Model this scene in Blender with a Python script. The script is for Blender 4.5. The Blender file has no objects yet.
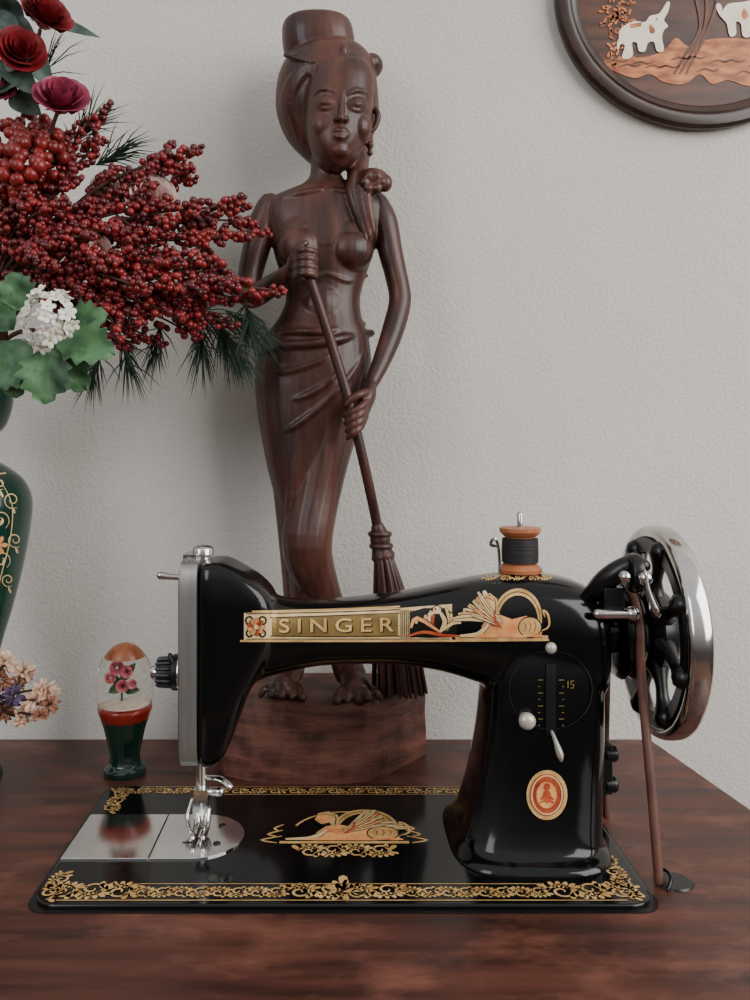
import bpy, bmesh, math, random
from mathutils import Vector, Matrix
from mathutils.bvhtree import BVHTree
random.seed(7)
pi=math.pi
F=830.0; CX=340.0; CY=450.0; CZ=1.026; TZ=0.75
# survey helper: reference coordinates (u,v) measured on a vertical plane Y metres away -> metres
def W(u,v,Y): return Vector(((u-CX)*Y/F, Y, CZ-(v-CY)*Y/F))
def lin(c):
    c=c/255.0
    return c/12.92 if c<=0.04045 else ((c+0.055)/1.055)**2.4
def rgb(r,g,b): return (lin(r),lin(g),lin(b),1)

# ---------------------------------------------------------------- materials
def mat(name,c1,c2=None,rough=.5,metal=0,scale=(8,8,8),bump=0,bscale=None,coat=0,spec=.5,detail=5,trans=0,ior=1.45,rvar=0,p0=.35,p1=.65,dist=0.001,patch=None):
    m=bpy.data.materials.new(name); m.use_nodes=True
    nt=m.node_tree; b=nt.nodes['Principled BSDF']
    b.inputs['Base Color'].default_value=c1; b.inputs['Roughness'].default_value=rough
    b.inputs['Metallic'].default_value=metal; b.inputs['Coat Weight'].default_value=coat
    b.inputs['Coat Roughness'].default_value=.12
    b.inputs['Specular IOR Level'].default_value=spec
    b.inputs['Transmission Weight'].default_value=trans; b.inputs['IOR'].default_value=ior
    tc=nt.nodes.new('ShaderNodeTexCoord'); mp=nt.nodes.new('ShaderNodeMapping')
    nt.links.new(tc.outputs['Object'],mp.inputs['Vector']); mp.inputs['Scale'].default_value=scale
    n=nt.nodes.new('ShaderNodeTexNoise'); n.inputs['Scale'].default_value=1; n.inputs['Detail'].default_value=detail
    nt.links.new(mp.outputs[0],n.inputs['Vector'])
    if c2:
        r=nt.nodes.new('ShaderNodeValToRGB'); r.color_ramp.elements[0].color=c1; r.color_ramp.elements[1].color=c2
        r.color_ramp.elements[0].position=p0; r.color_ramp.elements[1].position=p1
        nt.links.new(n.outputs['Fac'],r.inputs['Fac']); out=r.outputs['Color']
        if patch: # (colour, scale, lo, hi, amount): larger worn patches mixed over the grain
            n3=nt.nodes.new('ShaderNodeTexNoise'); n3.inputs['Scale'].default_value=1; n3.inputs['Detail'].default_value=7; n3.inputs['Roughness'].default_value=.65
            mp3=nt.nodes.new('ShaderNodeMapping'); mp3.inputs['Scale'].default_value=patch[1]; nt.links.new(tc.outputs['Object'],mp3.inputs['Vector']); nt.links.new(mp3.outputs[0],n3.inputs['Vector'])
            q=nt.nodes.new('ShaderNodeMapRange'); q.inputs['From Min'].default_value=patch[2]; q.inputs['From Max'].default_value=patch[3]; q.inputs['To Max'].default_value=patch[4]; nt.links.new(n3.outputs['Fac'],q.inputs['Value'])
            mx=nt.nodes.new('ShaderNodeMixRGB'); mx.inputs['Color2'].default_value=patch[0]; nt.links.new(q.outputs[0],mx.inputs['Fac']); nt.links.new(out,mx.inputs['Color1']); out=mx.outputs['Color']
        nt.links.new(out,b.inputs['Base Color'])
    if rvar:
        mr=nt.nodes.new('ShaderNodeMapRange'); mr.inputs['To Min'].default_value=rough-rvar; mr.inputs['To Max'].default_value=rough+rvar
        nt.links.new(n.outputs['Fac'],mr.inputs['Value']); nt.links.new(mr.outputs[0],b.inputs['Roughness'])
    if bump:
        n2=nt.nodes.new('ShaderNodeTexNoise'); n2.inputs['Detail'].default_value=4; n2.inputs['Scale'].default_value=1
        mp2=nt.nodes.new('ShaderNodeMapping'); mp2.inputs['Scale'].default_value=bscale or scale
        nt.links.new(tc.outputs['Object'],mp2.inputs['Vector']); nt.links.new(mp2.outputs[0],n2.inputs['Vector'])
        bp=nt.nodes.new('ShaderNodeBump'); bp.inputs['Strength'].default_value=bump; bp.inputs['Distance'].default_value=dist
        nt.links.new(n2.outputs['Fac'],bp.inputs['Height']); nt.links.new(bp.outputs[0],b.inputs['Normal'])
    return m
M={}
M['wall']=mat('wall_paint',rgb(200,196,189),rgb(208,204,197),rough=.8,scale=(3,3,3),bump=.7,bscale=(330,330,330),dist=.0014,spec=.2)
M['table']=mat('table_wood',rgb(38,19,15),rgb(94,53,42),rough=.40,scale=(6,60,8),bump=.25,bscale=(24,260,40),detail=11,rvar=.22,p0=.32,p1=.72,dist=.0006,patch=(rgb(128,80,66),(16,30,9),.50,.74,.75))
M['tabledark']=mat('table_side_wood',rgb(40,24,20),rgb(62,38,32),rough=.5,scale=(30,6,6))
M['floor']=mat('floor_wood',rgb(90,62,45),rgb(120,85,62),rough=.5,scale=(3,30,3))
M['black']=mat('black_japan_enamel',rgb(7,8,9),rough=.12,coat=.1,spec=.42,bump=.03,bscale=(60,60,60),dist=.0006)
M['blackm']=mat('black_metal',rgb(14,14,15),rough=.3)
M['chrome']=mat('chrome',rgb(215,213,210),rgb(185,183,180),rough=.13,metal=1,scale=(40,40,40))
M['plate']=mat('polished_steel_plate',rgb(250,250,250),rgb(238,238,238),rough=.12,metal=1,scale=(40,40,40))
M['steel']=mat('brushed_steel',rgb(172,170,167),rgb(142,140,137),rough=.36,metal=.85,scale=(60,60,6),rvar=.08)
M['ivory']=mat('nickel_knob',rgb(204,198,188),rgb(186,180,170),rough=.35,metal=.4,scale=(60,60,60))
M['gold']=mat('gold_decal',rgb(184,140,82),rgb(220,182,122),rough=.4,metal=.2,scale=(90,90,90))
M['goldp']=mat('pale_gold_decal',rgb(226,198,150),rgb(200,168,114),rough=.4,metal=.1,scale=(90,90,90))
M['goldd']=mat('olive_gold_decal',rgb(110,88,48),rgb(140,114,62),rough=.4,metal=.2,scale=(60,60,60))
M['peach']=mat('peach_decal',rgb(204,128,76),rgb(228,162,104),rough=.45,scale=(120,120,120))
M['redd']=mat('red_decal',rgb(146,50,30),rgb(184,86,46),rough=.4,scale=(120,120,120))
M['blackd']=mat('black_decal',rgb(16,14,12),rough=.3)
M['statue']=mat('carved_dark_wood',rgb(34,16,13),rgb(84,47,36),rough=.42,scale=(60,60,5),bump=.45,bscale=(210,210,18),coat=.08,detail=11,p0=.34,p1=.66,dist=.0007,rvar=.1,patch=(rgb(96,57,45),(22,22,4),.50,.78,.5))
M['base']=mat('base_wood',rgb(58,29,24),rgb(116,71,58),rough=.55,scale=(20,20,90),bump=.6,bscale=(60,60,260),detail=10,dist=.0014,patch=(rgb(138,96,82),(34,34,16),.5,.75,.55))
M['broom']=mat('broom_wood',rgb(42,21,18),rgb(76,43,35),rough=.42,scale=(150,150,8),bump=.2,bscale=(300,300,14))
M['plaque']=mat('plaque_rosewood',rgb(42,22,15),rgb(92,52,33),rough=.4,scale=(14,14,80),detail=8)
M['plrim']=mat('plaque_rim_wood',rgb(32,20,16),rgb(62,40,31),rough=.35,scale=(14,14,50),coat=.2)
M['inlayo']=mat('orange_inlay_wood',rgb(140,72,38),rgb(206,130,76),rough=.45,scale=(60,60,160),detail=8)
M['inlayw']=mat('ivory_inlay',rgb(226,214,190),rgb(240,230,208),rough=.45,scale=(60,60,60))
M['inlayb']=mat('brown_inlay',rgb(78,42,26),rgb(112,64,38),rough=.45,scale=(60,60,60))
M['leather']=mat('leather_belt',rgb(76,46,36),rgb(100,64,52),rough=.55,scale=(90,90,30))
M['spool']=mat('spool_wood',rgb(150,86,54),rgb(176,110,72),rough=.45,scale=(60,60,60))
M['thread']=mat('black_thread',rgb(20,18,20),rgb(34,30,32),rough=.6,scale=(20,20,1500),bump=.8,bscale=(10,10,1800),dist=.0005)
M['berry']=mat('red_berry',rgb(106,18,20),rgb(138,34,34),rough=.36,scale=(60,60,60),coat=.15)
M['berryd']=mat('dark_red_berry',rgb(70,13,16),rgb(100,22,26),rough=.38,scale=(60,60,60),coat=.15)
M['berryb']=mat('large_red_berry',rgb(104,19,20),rgb(138,38,34),rough=.34,scale=(40,40,40),coat=.15)
M['stem']=mat('twig',rgb(58,32,24),rgb(80,48,34),rough=.7,scale=(60,60,60))
M['pine']=mat('pine_needle',rgb(22,44,34),rgb(44,68,50),rough=.5,scale=(40,40,40))
M['leaf']=mat('green_leaf',rgb(26,62,38),rgb(84,124,82),rough=.5,scale=(60,60,60),bump=.25,bscale=(200,200,200),detail=8)
M['leafd']=mat('grey_green_leaf',rgb(36,56,50),rgb(92,112,102),rough=.5,scale=(45,45,45))
M['white']=mat('white_petal',rgb(236,234,226),rgb(214,214,196),rough=.6,scale=(120,120,120))
M['pinkw']=mat('blush_petal',rgb(206,164,158),rgb(226,200,192),rough=.6,scale=(60,60,60))
M['rose']=mat('red_rose_petal',rgb(112,20,28),rgb(150,42,48),rough=.5,scale=(40,40,40))
M['mag']=mat('magenta_petal',rgb(128,34,60),rgb(170,74,98),rough=.5,scale=(40,40,40))
M['pink']=mat('tiny_pink_petal',rgb(210,90,110),rgb(236,160,164),rough=.5,scale=(200,200,200))
M['cream']=mat('dried_cream_petal',rgb(204,164,138),rgb(226,196,170),rough=.8,scale=(90,90,90))
M['dbrown']=mat('dried_brown_petal',rgb(140,92,70),rgb(176,126,100),rough=.8,scale=(90,90,90))
M['purple']=mat('dried_purple_petal',rgb(74,54,84),rgb(98,78,108),rough=.8,scale=(90,90,90))
M['vase']=mat('green_glazed_ceramic',rgb(10,42,33),rgb(18,58,44),rough=.2,scale=(12,12,12),coat=.4)
M['cup']=mat('dark_green_glass',rgb(10,34,28),rgb(20,58,46),rough=.1,scale=(30,30,30),coat=.6)
M['redliq']=mat('red_enamel',rgb(130,26,20),rgb(166,50,36),rough=.25,scale=(50,50,50),coat=.5)
M['glass']=mat('clear_glass',rgb(250,246,242),rough=.02,trans=1,ior=1.12,spec=.6)
M['snow']=mat('diorama_snow',rgb(224,200,180),rgb(236,226,212),rough=.6,scale=(200,200,200))
M['amber']=mat('amber_glass',rgb(150,84,52),rgb(180,110,70),rough=.2,scale=(60,60,60),coat=.6)

# ---------------------------------------------------------------- geometry
def cr(pts,steps=6):
    P=[tuple(p) for p in pts]; out=[]
    if len(P)<3:
        for i in range(steps+1):
            t=i/steps; out.append(tuple(a+(b-a)*t for a,b in zip(P[0],P[1])))
        return out
    for i in range(len(P)-1):
        p0=P[max(i-1,0)];p1=P[i];p2=P[i+1];p3=P[min(i+2,len(P)-1)]
        for s in range(steps):
            t=s/steps
            out.append(tuple(.5*((2*b)+(-a+c)*t+(2*a-5*b+4*c-d)*t*t+(-a+3*b-3*c+d)*t**3) for a,b,c,d in zip(p0,p1,p2,p3)))
    out.append(P[-1]); return out
def sel(t,e):
    c,s=math.cos(t),math.sin(t)
    return (math.copysign(abs(c)**(2/e),c), math.copysign(abs(s)**(2/e),s))
class Geo:
    def __init__(s): s.v=[]; s.f=[]
    def add(s,v,f):
        o=len(s.v); s.v+=[tuple(p) for p in v]; s.f+=[tuple(i+o for i in q) for q in f]; return s
    def rings(s,R,cap=True,closed=False):
        n=len(R[0]); m=len(R); v=[p for r in R for p in r]; f=[]
        for i in range(m if closed else m-1):
            j=(i+1)%m
            for k in range(n):
                k2=(k+1)%n; f.append((i*n+k,i*n+k2,j*n+k2,j*n+k))
        if cap and not closed:
            f.append(tuple(range(n))[::-1]); f.append(tuple((m-1)*n+k for k in range(n)))
        return s.add(v,f)
    def tube(s,pts,rad,n=10,steps=5,sx=1.0):
        if not isinstance(rad,(list,tuple)): rad=[rad]*len(pts)
        q=cr([tuple(p)+(r,) for p,r in zip(pts,rad)],steps)
        P=[Vector(a[:3]) for a in q]; Rr=[max(a[3],1e-5) for a in q]
        R=[]; nrm=None
        for i,p in enumerate(P):
            t=(P[min(i+1,len(P)-1)]-P[max(i-1,0)]); 
            if t.length<1e-9: t=Vector((0,0,1))
            t.normalize()
            if nrm is None:
                a=Vector((0,1,0)) if abs(t.y)<.9 else Vector((1,0,0)); nrm=(a-t*a.dot(t)).normalized()
            else: nrm=(nrm-t*nrm.dot(t)).normalized()
            b=t.cross(nrm)
            R.append([p+(nrm*math.cos(2*pi*k/n)+b*sx*math.sin(2*pi*k/n))*Rr[i] for k in range(n)])
        def shrink(r,c,d,f): return [c+(x-c)*f+d for x in r]
        t0=(P[0]-P[1]).normalized()*Rr[0]; t1=(P[-1]-P[-2]).normalized()*Rr[-1]
        R=[shrink(R[0],P[0],t0*.95,.3),shrink(R[0],P[0],t0*.6,.8)]+R+[shrink(R[-1],P[-1],t1*.6,.8),shrink(R[-1],P[-1],t1*.95,.3)]
        return s.rings(R)
    def ball(s,c,r,seg=12,rg=8,rot=None):
        if not isinstance(r,(list,tuple)): r=(r,r,r)
        c=Vector(c); v=[];f=[]
        def tr(x):
            if rot is not None: x=rot@x
            return c+x
        v.append(tr(Vector((0,0,r[2]))))
        for i in range(1,rg):
            a=pi*i/rg
            for k in range(seg):
                b=2*pi*k/seg
                v.append(tr(Vector((r[0]*math.sin(a)*math.cos(b),r[1]*math.sin(a)*math.sin(b),r[2]*math.cos(a)))))
        v.append(tr(Vector((0,0,-r[2])))); L=len(v)-1
        for k in range(seg):
            k2=(k+1)%seg
            f.append((0,1+k,1+k2)); f.append((L,L-seg+k2,L-seg+k))
            for i in range(rg-2): a=1+i*seg; f.append((a+k,a+seg+k,a+seg+k2,a+k2))
        return s.add(v,f)
    def lathe(s,prof,c,axis='Z',n=40,closed=False,cap=True):
        c=Vector(c); R=[]
        for r,h in prof:
            ring=[]
            for k in range(n):
                a=2*pi*k/n; x,y=r*math.cos(a),r*math.sin(a)
                ring.append(c+(Vector((x,y,h)) if axis=='Z' else Vector((h,x,y)) if axis=='X' else Vector((x,h,y))))
            R.append(ring)
        return s.rings(R,cap=cap,closed=closed)
    def box(s,c,d,rz=0):
        c=Vector(c); v=[]; m=Matrix.Rotation(rz,3,'Z')
        for x in(-1,1):
            for y in(-1,1):
                for z in(-1,1): v.append(c+m@Vector((x*d[0]/2,y*d[1]/2,z*d[2]/2)))
        return s.add(v,[(0,1,3,2),(4,6,7,5),(0,4,5,1),(2,3,7,6),(0,2,6,4),(1,5,7,3)])
    def prism(s,poly,z0,z1,top=1.0):
        n=len(poly); cx=sum(p[0] for p in poly)/n; cy=sum(p[1] for p in poly)/n
        return s.rings([[Vector((x,y,z0)) for x,y in poly],[Vector((cx+(x-cx)*top,cy+(y-cy)*top,z1)) for x,y in poly]])
    def obj(s,name,m,parent=None,smooth=True,bevel=0,recalc=True,auto=None):
        me=bpy.data.meshes.new(name); me.from_pydata(s.v,[],s.f); me.update()
        if recalc:
            bm=bmesh.new(); bm.from_mesh(me); bmesh.ops.recalc_face_normals(bm,faces=bm.faces); bm.to_mesh(me); bm.free()
        o=bpy.data.objects.new(name,me); bpy.context.collection.objects.link(o)
        me.materials.append(M[m] if isinstance(m,str) else m)
        if smooth:
            me.polygons.foreach_set('use_smooth',[True]*len(me.polygons))
            try: me.set_sharp_from_angle(angle=math.radians(auto or 50))
            except Exception: pass
        if bevel:
            b=o.modifiers.new('bevel','BEVEL'); b.width=bevel; b.segments=3; b.limit_method='ANGLE'; b.angle_limit=math.radians(40 if not auto else auto)
        if parent: par(o,parent)
        return o
def par(o,p):
    o.parent=p; o.matrix_parent_inverse=Matrix.Translation(p.location).inverted()
def empty(name,loc):
    e=bpy.data.objects.new(name,None); e.location=loc; e.empty_display_size=.05; bpy.context.collection.objects.link(e); return e
def remesh(o,vox,it=4,fac=.5):
    m=o.modifiers.new('r','REMESH'); m.mode='VOXEL'; m.voxel_size=vox
    s=o.modifiers.new('s','SMOOTH'); s.iterations=it; s.factor=fac
    dg=bpy.context.evaluated_depsgraph_get(); dg.update()
    me=bpy.data.meshes.new_from_object(o.evaluated_get(dg))
    o.modifiers.clear(); o.data=me
    me.polygons.foreach_set('use_smooth',[True]*len(me.polygons)); me.update()
    return o

# ---------------------------------------------------------------- room
Geo().box((0.1,.845,1.3),(3.6,.1,2.6)).obj('wall_back','wall',smooth=False)
Geo().box((0.1,-.6,-.05),(3.6,2.9,.1)).obj('floor','floor',smooth=False)
Geo().box((0.1,.789,.05),(3.6,.012,.1)).obj('baseboard_back','wall',smooth=False)

# ---------------------------------------------------------------- table
tb=empty('sewing_table',(-.12,.57,0))
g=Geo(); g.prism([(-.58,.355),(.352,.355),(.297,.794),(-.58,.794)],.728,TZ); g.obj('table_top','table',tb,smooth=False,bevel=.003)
g=Geo(); g.prism([(-.55,.385),(.305,.385),(.272,.765),(-.55,.765)],.60,.7285); g.obj('cabinet_body','tabledark',tb,smooth=False,bevel=.003)
g=Geo()
for x in(-.52,.245):
    for y in(.41,.74): g.tube([Vector((x,y,.62)),Vector((x,y,.4)),Vector((x,y,.05)),Vector((x,y,.012))],[.024,.018,.013,.012])
g.obj('legs','tabledark',tb)
g=Geo()
for x in(-.35,.08): g.box((x,.382,.665),(.36,.012,.09))
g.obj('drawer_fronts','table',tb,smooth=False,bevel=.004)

# ---------------------------------------------------------------- sewing machine
sm=empty('sewing_machine',(0,.586,TZ))
def rrect(x0,x1,y0,y1,r,n=7):
    P=[]
    for cx,cy,a0 in((x1-r,y1-r,0),(x0+r,y1-r,pi/2),(x0+r,y0+r,pi),(x1-r,y0+r,1.5*pi)):
        for k in range(n+1):
            a=a0+pi/2*k/n; P.append((cx+r*math.cos(a),cy+r*math.sin(a)))
    return P
BT=TZ+.0032
Geo().prism(rrect(-.190,.194,.494,.678,.014),TZ-.004,TZ+.0006).obj('bed_recess','blackm',sm,smooth=False)
Geo().prism(rrect(-.187,.191,.498,.675,.016),TZ,BT).obj('bed_plate','black',sm,bevel=.0012)
YM=.59; pxm=YM/F
g=Geo()
head=[(559,207,226,.022),(566,203,240,.026),(580,201,262,.028),(600,201,276,.029),(640,201,276,.029),(670,201,262,.029),(686,201,252,.029),(705,201,245,.029),(725,201,238,.028),(745,202,229,.027),(756,205,219,.024)]
R=[]
for v,a,b,d in cr(head,4):
    c=W((a+b)/2,v,YM); w=(b-a)/2*pxm
    R.append([c+Vector((w*sel(2*pi*k/40,5)[0],d*sel(2*pi*k/40,5)[1],0)) for k in range(40)])
g.rings(R)
arm=[(214,572,694,.026),(240,581,686,.026),(265,592,676,.024),(290,599,669,.0235),(320,600,663,.024),(360,597,661,.025),(400,592,662,.026),(440,584,668,.028),(480,576,680,.031),(520,572,690,.034),(560,576,700,.035),(586,586,700,.033),(600,602,686,.027)]
R=[]
for u,t,b,d in cr(arm,4):
    c=W(u,(t+b)/2,YM); h=(b-t)/2*pxm
    R.append([c+Vector((0,d*sel(2*pi*k/40,3.0)[0],h*sel(2*pi*k/40,3.0)[1])) for k in range(40)])
g.rings(R)
pil=[(610,490,594,.028),(650,484,597,.035),(690,482,597,.038),(730,478,597,.040),(765,472,595,.042),(795,465,594,.045),(815,458,593,.048),(824,453,593,.051),(828,449,597,.0570),(832,446,599,.0600),(839,445,600,.0610)]
R=[]
for v,a,b,d in cr(pil,4):
    c=W((a+b)/2,v,YM); w=(b-a)/2*pxm
    R.append([c+Vector((w*sel(2*pi*k/48,3.6)[0],d*sel(2*pi*k/48,3.6)[1],0)) for k in range(48)])
g.rings(R)
cast=remesh(g.obj('arm_casting','black',sm),.0016,12,.5)
bm=bmesh.new(); bm.from_mesh(cast.data); bvh=BVHTree.FromBMesh(bm); bm.free()
O=Vector((0,0,CZ))
def hit(u,v,off=.0004,b=None):
    d=(W(u,v,1)-O).normalized(); r=(b or bvh).ray_cast(O,d)
    if r[0] is None: return None
    return r[0]-d*off
def decal(name,polys,m,parent,off=.0004,maxlen=5,b=None):
    bm=bmesh.new()
    for P in polys:
        try: bm.faces.new([bm.verts.new((p[0],p[1],0)) for p in P])
        except Exception: pass
    bmesh.ops.triangulate(bm,faces=bm.faces)
    for _ in range(5):
        E=[e for e in bm.edges if e.calc_length()>maxlen]
        if not E: break
        bmesh.ops.subdivide_edges(bm,edges=E,cuts=1); bmesh.ops.triangulate(bm,faces=bm.faces)
    bad=[]
    for v in bm.verts:
        h=hit(v.co.x,v.co.y,off,b)
        if h is None: bad.append(v)
        else: v.co=h
    bmesh.ops.delete(bm,geom=bad,context='VERTS')
    me=bpy.data.meshes.new(name); bm.to_mesh(me); bm.free(); me.materials.append(M[m])
    o=bpy.data.objects.new(name,me); bpy.context.collection.objects.link(o); par(o,parent); return o
def ribbon(pts,w,steps=5,taper=True):
    q=cr(pts,steps); out=[]; n=len(q); L=[]
    for i,p in enumerate(q):
        a=q[max(i-1,0)];b=q[min(i+1,n-1)]; dx,dy=b[0]-a[0],b[1]-a[1]; l=math.hypot(dx,dy) or 1
        ww=w*(.35+.65*math.sin(pi*(i+.5)/n)) if taper else w
        L.append(((p[0]-dy/l*ww/2,p[1]+dx/l*ww/2),(p[0]+dy/l*ww/2,p[1]-dx/l*ww/2)))
    for i in range(n-1): out.append([L[i][0],L[i][1],L[i+1][1],L[i+1][0]])
    return out
def spiral(cx,cy,r,a0,turns,sg,n=14):
    return [(cx+r*(1-.8*i/n)*math.cos(a0+sg*2*pi*turns*i/n),cy+r*(1-.8*i/n)*math.sin(a0+sg*2*pi*turns*i/n)) for i in range(n+1)]
def tear(cx,cy,a,l,w):
    P=[]
    for k in range(10):
        t=2*pi*k/10; x=l*(1-math.cos(t))/2; y=w*math.sin(t)*math.sin(t/2)
        P.append((cx+x*math.cos(a)-y*math.sin(a),cy+x*math.sin(a)+y*math.cos(a)))
    return P
def disc(cx,cy,rx,ry=None,n=20): 
    ry=ry or rx
    return [(cx+rx*math.cos(2*pi*k/n),cy+ry*math.sin(2*pi*k/n)) for k in range(n)]
def ringp(cx,cy,rx,ry,w,n=28,a0=0,a1=2*pi):
    out=[]
    for k in range(n):
        a=a0+(a1-a0)*k/n; b=a0+(a1-a0)*(k+1)/n
        out.append([(cx+rx*math.cos(a),cy+ry*math.sin(a)),(cx+rx*math.cos(b),cy+ry*math.sin(b)),(cx+(rx-w)*math.cos(b),cy+(ry-w)*math.sin(b)),(cx+(rx-w)*math.cos(a),cy+(ry-w)*math.sin(a))])
    return out
def vine(x0,x1,yc,h,n,w):
    P=ribbon([(x0+(x1-x0)*i/(2*n),yc+h*.32*math.sin(pi*i/2)) for i in range(2*n+1)],w,4,False)
    L=(x1-x0)/n
    for k in range(n):
        xm=x0+(k+.5)*L; s=1 if k%2==0 else -1
        P+=ribbon(spiral(xm,yc-s*h*.08,h*.38,s*pi/2,1.3,-s),w*1.1,2)
        for j in range(5):
            P.append(tear(xm+L*(.1+.12*j)-L*.25,yc+s*h*.1,s*(1.9-.4*j),h*.42,h*.10))
        P.append(tear(xm+L*.4,yc,-s*1.0,h*.48,h*.14)); P.append(tear(xm-L*.4,yc,s*2.2,h*.48,h*.14)); P.append(tear(xm+L*.3,yc-s*h*.1,-s*1.6,h*.4,h*.12))
    return P
def fan(emit,cx,cy,a0,a1,l0,l1,w,n,ms,layer,ol):
    for k in range(n):
        t=k/(n-1); a=a0+(a1-a0)*t; l=l0+(l1-l0)*t
        emit([tear(cx-ol*math.cos(a),cy-ol*math.sin(a),a,l+2*ol,w+ol)],'blackd',layer+2*k)
        m=ms[k%len(ms)]
        emit([tear(cx,cy,a,l,w)],m,layer+2*k+1)
        emit(ribbon([(cx+l*.2*math.cos(a),cy+l*.2*math.sin(a)),(cx+l*.55*math.cos(a),cy+l*.55*math.sin(a)),(cx+l*.92*math.cos(a),cy+l*.92*math.sin(a))],ol*.9,1),'blackd',layer+2*k+1.5)
class Layers:
    def __init__(s): s.d={}
    def __call__(s,polys,m,layer): s.d.setdefault((m,layer),[]).extend(polys)
# winged sphinx in a local frame about 96 wide x 46 high
def sphinx(E,f,k,wdir):
    def pg(P,m,l): E([[f(*p) for p in P]],m,l)
    def rb(P,w,m,l): E(ribbon([f(*p) for p in P],w*k,3),m,l)
    def blob(x,y,rx,ry,m,l,rot=0):
        pg([(x+rx*math.cos(t)*math.cos(rot)-ry*math.sin(t)*math.sin(rot),y+rx*math.cos(t)*math.sin(rot)+ry*math.sin(t)*math.cos(rot)) for t in [2*pi*i/20 for i in range(20)]],m,l)
    pg([(-46,-3),(46,-3),(46,0),(-46,0)],'gold',0)
    w=wdir
    # arch behind the figure
    A=[(16+22*math.cos(t),16+24*math.sin(t)) for t in [pi*(-.15+1.3*i/14) for i in range(15)]]
    rb(A,7,'gold',0.5); rb(A,1,'blackd',0.7)
    # far wing
    for i in range(7):
        a=[(2,14),(w*(11+i*3.4),27-i*1.6),(w*(18+i*5.2),41-i*4.2)]
        rb(a,8,'blackd',1+i*2); rb(a,6.4,'gold' if i%2 else 'goldp',2+i*2); rb(a,.8,'blackd',2.5+i*2)
    B=[(-22,0),(-20,10),(-12,20),(-2,20),(10,16),(24,19),(36,14),(40,4),(38,0)]
    pg([(x*1.04,y*1.06) for x,y in B],'blackd',16); pg(B,'peach',17)
    blob(28,9,12,9.5,'blackd',18); blob(28,9,11,8.5,'gold',19); 
    rb([(20,1),(30,2.2),(42,1)],3.4,'peach',20)
    for xx in(22,27,32): rb([(xx,5),(xx+2,10),(xx,14)],.9,'redd',20)
    rb([(40,6),(47,10),(46,20),(41,24),(43,18)],2.2,'gold',20)
    rb([(-12,14),(-18,7),(-26,2.5),(-42,1.5)],6,'blackd',20); rb([(-12,14),(-18,7),(-26,2.5),(-42,1.5)],4.6,'goldp',21)
    rb([(-6,10),(-10,4),(-20,1.5),(-30,1)],3.6,'peach',22)
    blob(-14,28,8.6,10,'blackd',23); pg([(-20,36),(-12,39),(-5,34),(-3,20),(-8,17),(-11,23),(-17,21),(-22,27)],'gold',24)
    blob(-16,28.5,4.6,6.2,'peach',25); rb([(-8,35),(-6,28),(-7,19)],.9,'blackd',26); rb([(-21,33),(-15,35),(-8,32)],.9,'blackd',26)
    for yy in(12,15): rb([(-13,yy),(-6,yy-2),(0,yy+1)],1,'redd',26)
    for i in range(5):
        a=[(0,10+i*.8),(w*12,15+i*2.2),(w*(30-i*1.5),20+i*5)]
        rb(a,5.6,'blackd',27+i*2); rb(a,4.3,'peach' if i%2 else 'goldp',28+i*2); rb(a,.7,'blackd',28.5+i*2)
    rb([(0,8),(w*6,14),(w*8,24)],2.2,'redd',38)
# arm decals
decal('arm_band_ground',[[(244,613),(300,611),(360,609),(400,608),(452,604),(452,640),(400,640),(300,640),(244,640)]],'goldp',sm,.0003)
decal('arm_band_field',[[(272,617.5),(398,614),(398,635.5),(272,636)]],'goldd',sm,.0005)
P=ribbon([(240,641),(400,641),(549,640)],2,4,False)+ribbon([(252,611.5),(330,609.5),(400,606.5)],1.6,4,False)
P+=ribbon([(455,637),(500,637),(548,637)],3,4,False)
decal('arm_gold_lines',P,'gold',sm,.0006)
P=ribbon([(246,613.8),(330,612),(400,609.5)],.9,4,False)+ribbon([(270,617.6),(330,615.6),(400,613)],.9,4,False)+ribbon([(270,636),(330,636.5),(400,636)],1.0,4,False)+ribbon([(246,639),(330,639),(450,639)],.8,4,False)
for k in range(8): P+=ribbon([(401+k*1.8,610),(401+k*1.8,638)],.7,2,False)
decal('arm_dark_lines',P,'blackd',sm,.0007)
cu=bpy.data.curves.new('t','FONT'); cu.body='SINGER'; cu.size=1; cu.space_character=1.5; cu.offset=.012
to=bpy.data.objects.new('t',cu); bpy.context.collection.objects.link(to)
dg=bpy.context.evaluated_depsgraph_get(); tm=bpy.data.meshes.new_from_object(to.evaluated_get(dg))
xs=[v.co.x for v in tm.vertices]; ys=[v.co.y for v in tm.vertices]; x0,x1,y0,y1=min(xs),max(xs),min(ys),max(ys)
def tx(p,du=0,dv=0): return (279+(p.x-x0)/(x1-x0)*115+du,633-(p.y-y0)/(y1-y0)*14-(p.x-x0)/(x1-x0)*1.4+dv)
pol=[[tx(tm.vertices[i].co) for i in p.vertices] for p in tm.polygons]
pol2=[[tx(tm.vertices[i].co,1.2,.9) for i in p.vertices] for p in tm.polygons]
bpy.data.objects.remove(to)
decal('arm_lettering_shadow',pol2,'blackd',sm,.00085,4)
decal('arm_lettering',pol,'gold',sm,.0011,4)
E=Layers()
E(ribbon(spiral(250,620,6,0,1.3,1),1.8,2)+ribbon(spiral(262,620,6,pi,1.3,-1),1.8,2)+ribbon(spiral(250,634,5,0,1.3,-1),1.8,2)+ribbon(spiral(262,634,5,pi,1.3,1),1.8,2),'blackd',0)
fan(E,256,627,0,2*pi*8/9,9,9,2.8,9,['gold','peach','redd'],1,.5); E([disc(256,627,2.4)],'goldp',20)
E([[(410,612),(424,608),(444,608),(455,614),(458,624),(455,637),(430,638),(410,637)]],'blackd',0)
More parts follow.
